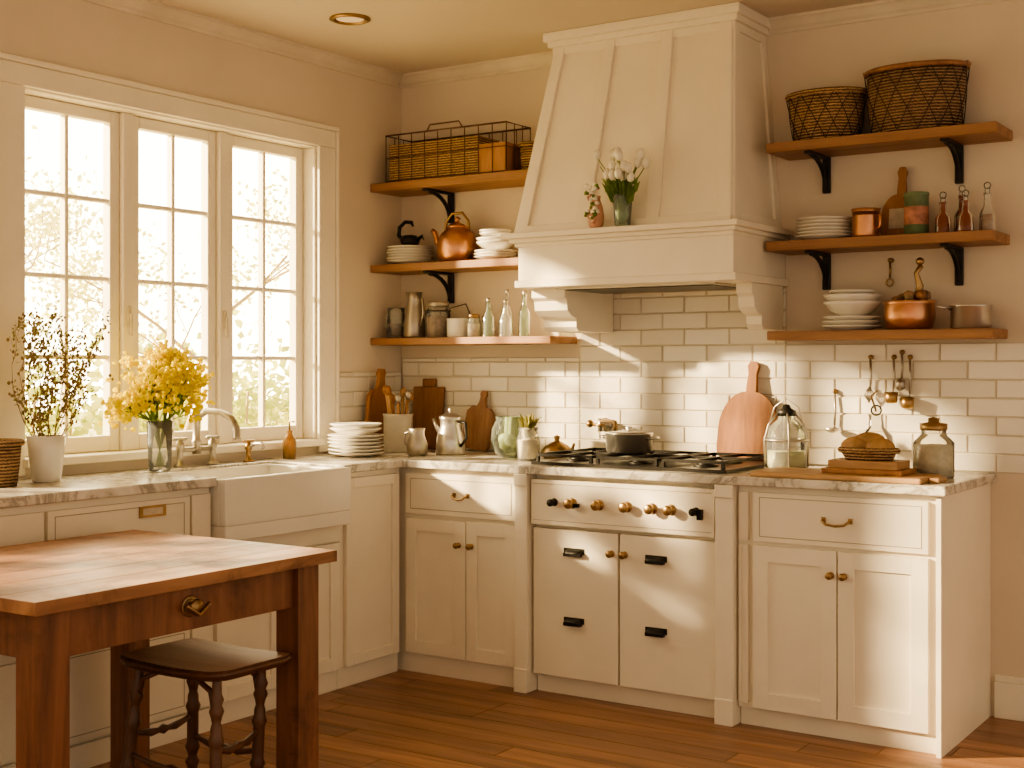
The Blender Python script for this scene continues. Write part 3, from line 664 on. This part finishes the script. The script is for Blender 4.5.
for k in range(4):
    a=pi/2*k+.5; b.tube([(x+.084*math.cos(a),y+.084*math.sin(a),z),(x+.086*math.cos(a),y+.086*math.sin(a),z+.12),(x+.07*math.cos(a),y+.07*math.sin(a),z+.18),(x+.034*math.cos(a),y+.034*math.sin(a),z+.225)],.004,PEW,6)
for zz in(.006,.12): b.tube([(x+.085*math.cos(a*pi/12),y+.085*math.sin(a*pi/12),z+zz) for a in range(24)],.005,PEW,6,closed=True)
b.tube([(x-.075,y,z+.17),(x-.05,y,z+.25),(x,y,z+.285),(x+.05,y,z+.25),(x+.075,y,z+.17)],.003,PEW,6); b.done('glass_lantern')
b=B(); b.box(2.20,2.84,-.685,-.42,CT,CT+.02,BRDX); b.box(2.84,2.88,-.60,-.50,CT,CT+.018,BRDX); b.done('serving_board',.006)
b=B(); z=CT+.0205; b.box(2.45,2.75,-.61,-.43,z,z+.018,BRD); b.box(2.47,2.73,-.595,-.445,z+.018,z+.048,BRDX); b.done('wooden_board_stack',.003)
z+=.0485
b=oval_basket('x',2.60,-.52,z,.105,.066,.035,WICK,wire=False)
for (dx,dy,dz,r,sx_) in((-.042,0,.048,.05,1.25),(.042,-.005,.046,.048,1.2),(0,.012,.070,.042,1.4)):
    pr=[(max(.0001,r*math.sin(pi*i/12)),-r*.75*math.cos(pi*i/12)) for i in range(13)]
    b.lathe(pr,BREAD,2.60+dx,-.52+dy,z+dz,24,sx_,.9,caps=False)
b.done('bread_basket')
b=B(); x,y,z=2.565,-.33,CT; b.lathe([(.06,0),(.075,.02),(.078,.09),(.06,.15),(.03,.18),(.027,.22),(.032,.23)],GL,x,y,z,28,caps=False); b.lathe([(.0001,.004),(.07,.01),(.072,.10),(.0001,.10)],FOAM,x,y,z,24,caps=False); b.ball((x,y,z+.245),.022,GL,14); b.tube([(x,y-.0,z+.24),(x-.02,y,z+.30),(x+.005,y,z+.32)],.004,BRASS,6); b.done('glass_decanter')
b=B(); x,y=2.785,-.34; b.lathe([(.07,0),(.075,.006),(.075,.13),(.05,.155),(.045,.165),(.045,.18)],GL,x,y,z,28,caps=False); b.lathe([(.0001,.004),(.07,.004),(.07,.12),(.0001,.125)],SUGAR,x,y,z,24,caps=False); b.lathe([(.048,.175),(.05,.18),(.05,.20),(.02,.205),(.02,.22),(.0001,.225)],BRASS,x,y,z,22); b.done('glass_storage_jar')
# ------------------------------------------------------------------ window side objects
z=CT
b=B(); x,y=.19,-2.285; b.lathe([(.045,0),(.05,.005),(.062,.11),(.068,.165),(.063,.165),(.055,.12),(.0001,.11)],CER,x,y,z,28)
def branch(b,p,d,L,r,depth,leafm,lm):
    pts=[Vector(p)]; d=Vector(d).normalized(); n=5
    for i in range(n):
        d=(d+Vector((random.uniform(-.18,.18),random.uniform(-.18,.18),random.uniform(-.04,.2)))).normalized(); pts.append(pts[-1]+d*L/n)
    for q in pts:
        if q.x<.065: q.x=.065+random.uniform(0,.01)
    b.tube(pts,[r*(1-.13*i) for i in range(n+1)],TWIG,5)
    for i in range(1,n+1):
        if depth>0 and random.random()<.65:
            a=random.uniform(0,2*pi); branch(b,pts[i],d+Vector((math.cos(a),math.sin(a),.3))*.65,L*.45,r*.6,depth-1,leafm,lm)
        for k in range(lm):
            q=pts[i]+Vector([random.uniform(-.014,.014) for _ in range(3)])
            q.x=max(q.x,.075)
            if random.random()<.5: b.blob(q,random.uniform(.003,.006),leafm,1.3,.2)
            else: b.leaf(q,(random.uniform(0,1),random.uniform(-1,1),random.uniform(-.3,1)),.020,.009,HERB)
for i in range(11):
    a=2*pi*i/11; branch(b,(x+.02*math.cos(a),y+.02*math.sin(a),z+.10),(math.cos(a)*.26+.03,math.sin(a)*.42,1),.34,.0024,2,GREEND,2)
b.done('twig_arrangement')
b=B(); x,y=.18,-1.75; b.lathe([(.035,0),(.042,.006),(.045,.05),(.052,.20),(.049,.20),(.042,.05),(.035,.012),(.0001,.012)],GL,x,y,z,26)
for i in range(52):
    a=random.uniform(0,2*pi); rr=.23*random.random()**.6; h=random.uniform(.32,.50)-rr*.5
    ex,ey=x+rr*.5*math.cos(a)+.02,y-.01+rr*math.sin(a); ex=max(ex,.10)
    b.tube([(x+.02*math.cos(a+3),y+.02*math.sin(a+3),z+.015),(x+.035*math.cos(a),y+.035*math.sin(a),z+.2),(ex,ey,z+h)],.0022,GREEN,5)
    for k in range(30):
        c=Vector((ex,ey,z+h))+Vector((random.gauss(0,.020),random.gauss(0,.024),random.gauss(0,.026))); c.x=max(c.x,.065)
        b.blob(c,random.uniform(.006,.012),YEL,1,.3)
    for k in range(3):
        b.leaf((x+(ex-x)*.6,y+(ey-y)*.6,z+.2+(h-.2)*.5),(random.uniform(-.2,1)*.4,random.uniform(-1,1),.7),.06,.016,GREEN)
b.done('yellow_flower_vase')
b=B(); x,y=.10,-.93; b.lathe([(.026,0),(.03,.006),(.03,.08),(.014,.105),(.012,.12),(.015,.125),(.0001,.127)],GLA,x,y,z,20); b.lathe([(.026,.004),(.026,.06),(.0001,.06)],BRASS,x,y,z,16); b.tube([(x,y,z+.12),(x,y,z+.165),(x+.03,y,z+.165)],.004,BRASS); b.done('soap_dispenser')
b=oval_basket('x',.20,-2.50,z,.085,.085,.15,WICKD,wire=False); b.done('woven_basket')
# ------------------------------------------------------------------ table
b=B(); x0,x1,y0,y1=.62,1.54,-3.34,-2.26; tz=.80
nb=6; w=(x1-x0)/nb
for i in range(nb): b.box(x0+i*w+.001,x0+(i+1)*w-.001,y0,y1,tz-.034,tz,TABT)
b.box(x1-.085,x1-.06,y0+.13,y1-.13,.64,tz-.035,TABL); b.box(x0+.06,x0+.085,y0+.13,y1-.13,.64,tz-.035,TABL)
b.box(x0+.13,x1-.13,y1-.085,y1-.06,.64,tz-.035,TABL); b.box(x0+.13,x1-.13,y0+.06,y0+.085,.64,tz-.035,TABL)
for lx in(x0+.04,x1-.13):
    for ly in(y0+.04,y1-.13): b.box(lx,lx+.09,ly,ly+.09,0,tz-.0345,TABL)
b.lathe([(.030,0),(.030,.003),(.024,.005)],BRASS,seg=18,M=ML@T(-2.80,x1-.06,.705)@RX(-90))
knob(b,ML,-2.80,.705,x1-.056,BRASS,.024); b.tube([(x1-.03,-2.84,.715),(x1-.022,-2.80,.685),(x1-.03,-2.755,.71)],.006,BRASS)
b.done('wooden_work_table',.005)
# stool
b=B(); sx0,sx1,sy0,sy1=1.07,1.50,-2.71,-2.40; sz=.50
nx,ny=14,12
vs=[];fs=[]
for layer in(0,1):
    for i in range(nx+1):
        for j in range(ny+1):
            u=i/nx*2-1;v=j/ny*2-1
            k=(abs(u)**9+abs(v)**9)**(1/9) if (u or v) else 1; mm=max(abs(u),abs(v)); s_=mm/k if k>0 else 1
            X=(sx0+sx1)/2+(sx1-sx0)/2*u*s_; Y=(sy0+sy1)/2+(sy1-sy0)/2*v*s_
            dip=.008*(u*u)-.003*(1-u*u)*(1-v*v)
            vs.append((X,Y,sz+dip-(0 if layer==0 else .028)))
q=(nx+1)*(ny+1); top=[];bot=[]
for i in range(nx):
    for j in range(ny):
        a=i*(ny+1)+j; top.append((a,a+1,a+ny+2,a+ny+1)); bot.append((q+a,q+a+ny+1,q+a+ny+2,q+a+1))
ring=[i*(ny+1) for i in range(nx+1)]+[nx*(ny+1)+j for j in range(1,ny+1)]+[i*(ny+1)+ny for i in range(nx-1,-1,-1)]+[j for j in range(ny-1,0,-1)]
side=[]
for i in range(len(ring)):
    a,c=ring[i],ring[(i+1)%len(ring)]; side.append((a,c,c+q,a+q))
b.add(vs,top,SEAT,True); b.add(vs,bot+side,DARKW,True)
b.tube([(vs[k][0],vs[k][1],vs[k][2]-.012) for k in ring],.009,DARKW,8,closed=True)
legs=[]
for cx_,cy_,dx,dy in((sx0+.05,sy0+.05,-.04,-.04),(sx1-.06,sy0+.05,.03,-.04),(sx0+.05,sy1-.05,-.04,.03),(sx1-.09,sy1-.05,-.03,.0)):
    P0=Vector((cx_,cy_,sz-.02)); P1=Vector((cx_+dx,cy_+dy,0)); n=30; pts=[];rr=[]
    for i in range(n+1):
        t=i/n; pts.append(P0.lerp(P1,t)); r=.013+.005*math.sin(t*pi)
        if .10<t<.15 or .18<t<.22 or .34<t<.39 or .62<t<.66 or .72<t<.76 or .88<t<.92: r+=.006
        if .24<t<.30 or .67<t<.71: r-=.004
        rr.append(r)
    b.tube(pts,rr,DARKW,12); legs.append((P0,P1))
def lp(k,t): return legs[k][0].lerp(legs[k][1],t)
for a,c,t in((0,1,.55),(2,3,.55),(0,2,.42),(1,3,.42)):
    A,C=lp(a,t),lp(c,t); D=Vector((0,0,-.02)); b.tube([A,A.lerp(C,.15)+D*.6,A.lerp(C,.3)+D,A.lerp(C,.42)+D,A.lerp(C,.5)+D,A.lerp(C,.58)+D,A.lerp(C,.7)+D,A.lerp(C,.85)+D*.6,C],[.008,.009,.012,.008,.015,.008,.012,.009,.008],DARKW,10)
# curved knee braces beneath the seat
for k,(dx,dy) in enumerate(((.09,0),(-.09,0),(.09,0),(-.09,0))):
    A=lp(k,.28); P=legs[k][0]+Vector((dx,dy,-.012)); M_=(A+P)/2+Vector((-dx*.25,0,.03)); b.tube([A,M_,P],[.008,.009,.008],DARKW,8)
b.done('wooden_stool')
# ------------------------------------------------------------------ outdoors
b=B(); b.box(-40,-.5,-30,40,-.6,-.5,GRASS); b.done('lawn_ground',loc0=False)
def tree(x,y,z0,H,seed,nleaf,spread,lsz=.09,tr=.10):
    random.seed(seed); b=B(); tips=[]
    def br(p,d,L,r,dep):
        d=d.normalized(); pts=[p]; 
        for i in range(4):
            d=(d+Vector((random.uniform(-.25,.25),random.uniform(-.25,.25),random.uniform(-.1,.15)))).normalized(); pts.append(pts[-1]+d*L/4)
        b.tube(pts,[r,r*.9,r*.8,r*.7,r*.6],BARK,6)
        if dep==0: tips.append(pts[-1]); tips.append(pts[2]); return
        for k in range(3 if dep>1 else 4):
            a=random.uniform(0,2*pi); br(pts[random.choice((2,3,4))],d*.6+Vector((math.cos(a),math.sin(a),random.uniform(0,.6)))*spread,L*.66,r*.5,dep-1)
    br(Vector((x,y,z0)),Vector((0,0,1)),H*.42,tr,4)
    for i in range(nleaf):
        t=random.choice(tips); p=t+Vector([random.gauss(0,.22) for _ in range(3)])
        b.leaf(p,(random.uniform(-1,1),random.uniform(-1,1),random.uniform(-1,1)),lsz,lsz*.6,LEAFO)
    b.done('garden_tree')
tree(-8.5,3.0,-.5,5.4,3,1800,.8,.09,.07); tree(-11.5,9.0,-.5,6.2,5,2200,.8,.11,.07); tree(-4.6,-4.6,-.5,4.2,9,2000,.75,.12,.08)
random.seed(4)
b=B()
for i in range(56):
    cx_,cy_=-17+random.uniform(-1.5,1.5),4+i*.42
    for k in range(110):
        hh=abs(random.gauss(0,.95)) ; b.leaf((cx_+random.gauss(0,.5),cy_+random.gauss(0,.45),-.4+hh),(random.uniform(-1,1),random.uniform(-1,1),random.uniform(-.5,1)),.26,.18,LEAFH)
    b.tube([(cx_,cy_,-.5),(cx_+.1,cy_,.8)],.03,BARK,5)
b.done('garden_hedge')
# ------------------------------------------------------------------ light
w=bpy.data.worlds.new('sky'); sc.world=w; w.use_nodes=True; nt=w.node_tree; nt.nodes.clear()
o=nt.nodes.new('ShaderNodeOutputWorld'); bg=nt.nodes.new('ShaderNodeBackground'); tc=nt.nodes.new('ShaderNodeTexCoord')
dt=nt.nodes.new('ShaderNodeVectorMath'); dt.operation='DOT_PRODUCT'; dt.inputs[1].default_value=Vector((-.80,.52,.14)).normalized()
nt.links.new(tc.outputs['Generated'],dt.inputs[0])
def mr(a,b_,c,d):
    m=nt.nodes.new('ShaderNodeMapRange'); m.inputs[1].default_value=a;m.inputs[2].default_value=b_;m.inputs[3].default_value=c;m.inputs[4].default_value=d
    nt.links.new(dt.outputs['Value'],m.inputs[0]); return m.outputs[0]
st=mr(-.1,1.0,1.0,13.5)
rp=nt.nodes.new('ShaderNodeValToRGB'); e=rp.color_ramp.elements; e[0].position=.3; e[0].color=(1,.83,.61,1); e[1].position=1; e[1].color=(1,.84,.52,1)
nt.links.new(mr(-1,1,0,1),rp.inputs['Fac']); nt.links.new(rp.outputs['Color'],bg.inputs['Color']); nt.links.new(st,bg.inputs['Strength']); nt.links.new(bg.outputs[0],o.inputs['Surface'])
sl=bpy.data.lights.new('sun','SUN'); sl.energy=20; sl.color=(1,.77,.45); sl.angle=math.radians(3)
so=bpy.data.objects.new('sun',sl); so.rotation_euler=Vector((1,.75,-.42)).to_track_quat('-Z','Y').to_euler(); so.location=(-4,-3,5); sc.collection.objects.link(so)
# ------------------------------------------------------------------ camera
cd=bpy.data.cameras.new('camera'); cd.sensor_width=36; cd.lens=1336*36/1024; cd.shift_y=-19/1024
co=bpy.data.objects.new('camera',cd); co.location=(4.23,-5.35,1.363); co.rotation_euler=(pi/2,0,math.radians(33.6)); sc.collection.objects.link(co); sc.camera=co
sc.view_settings.view_transform='AgX'
try: sc.view_settings.look='AgX - Medium High Contrast'
except Exception: pass
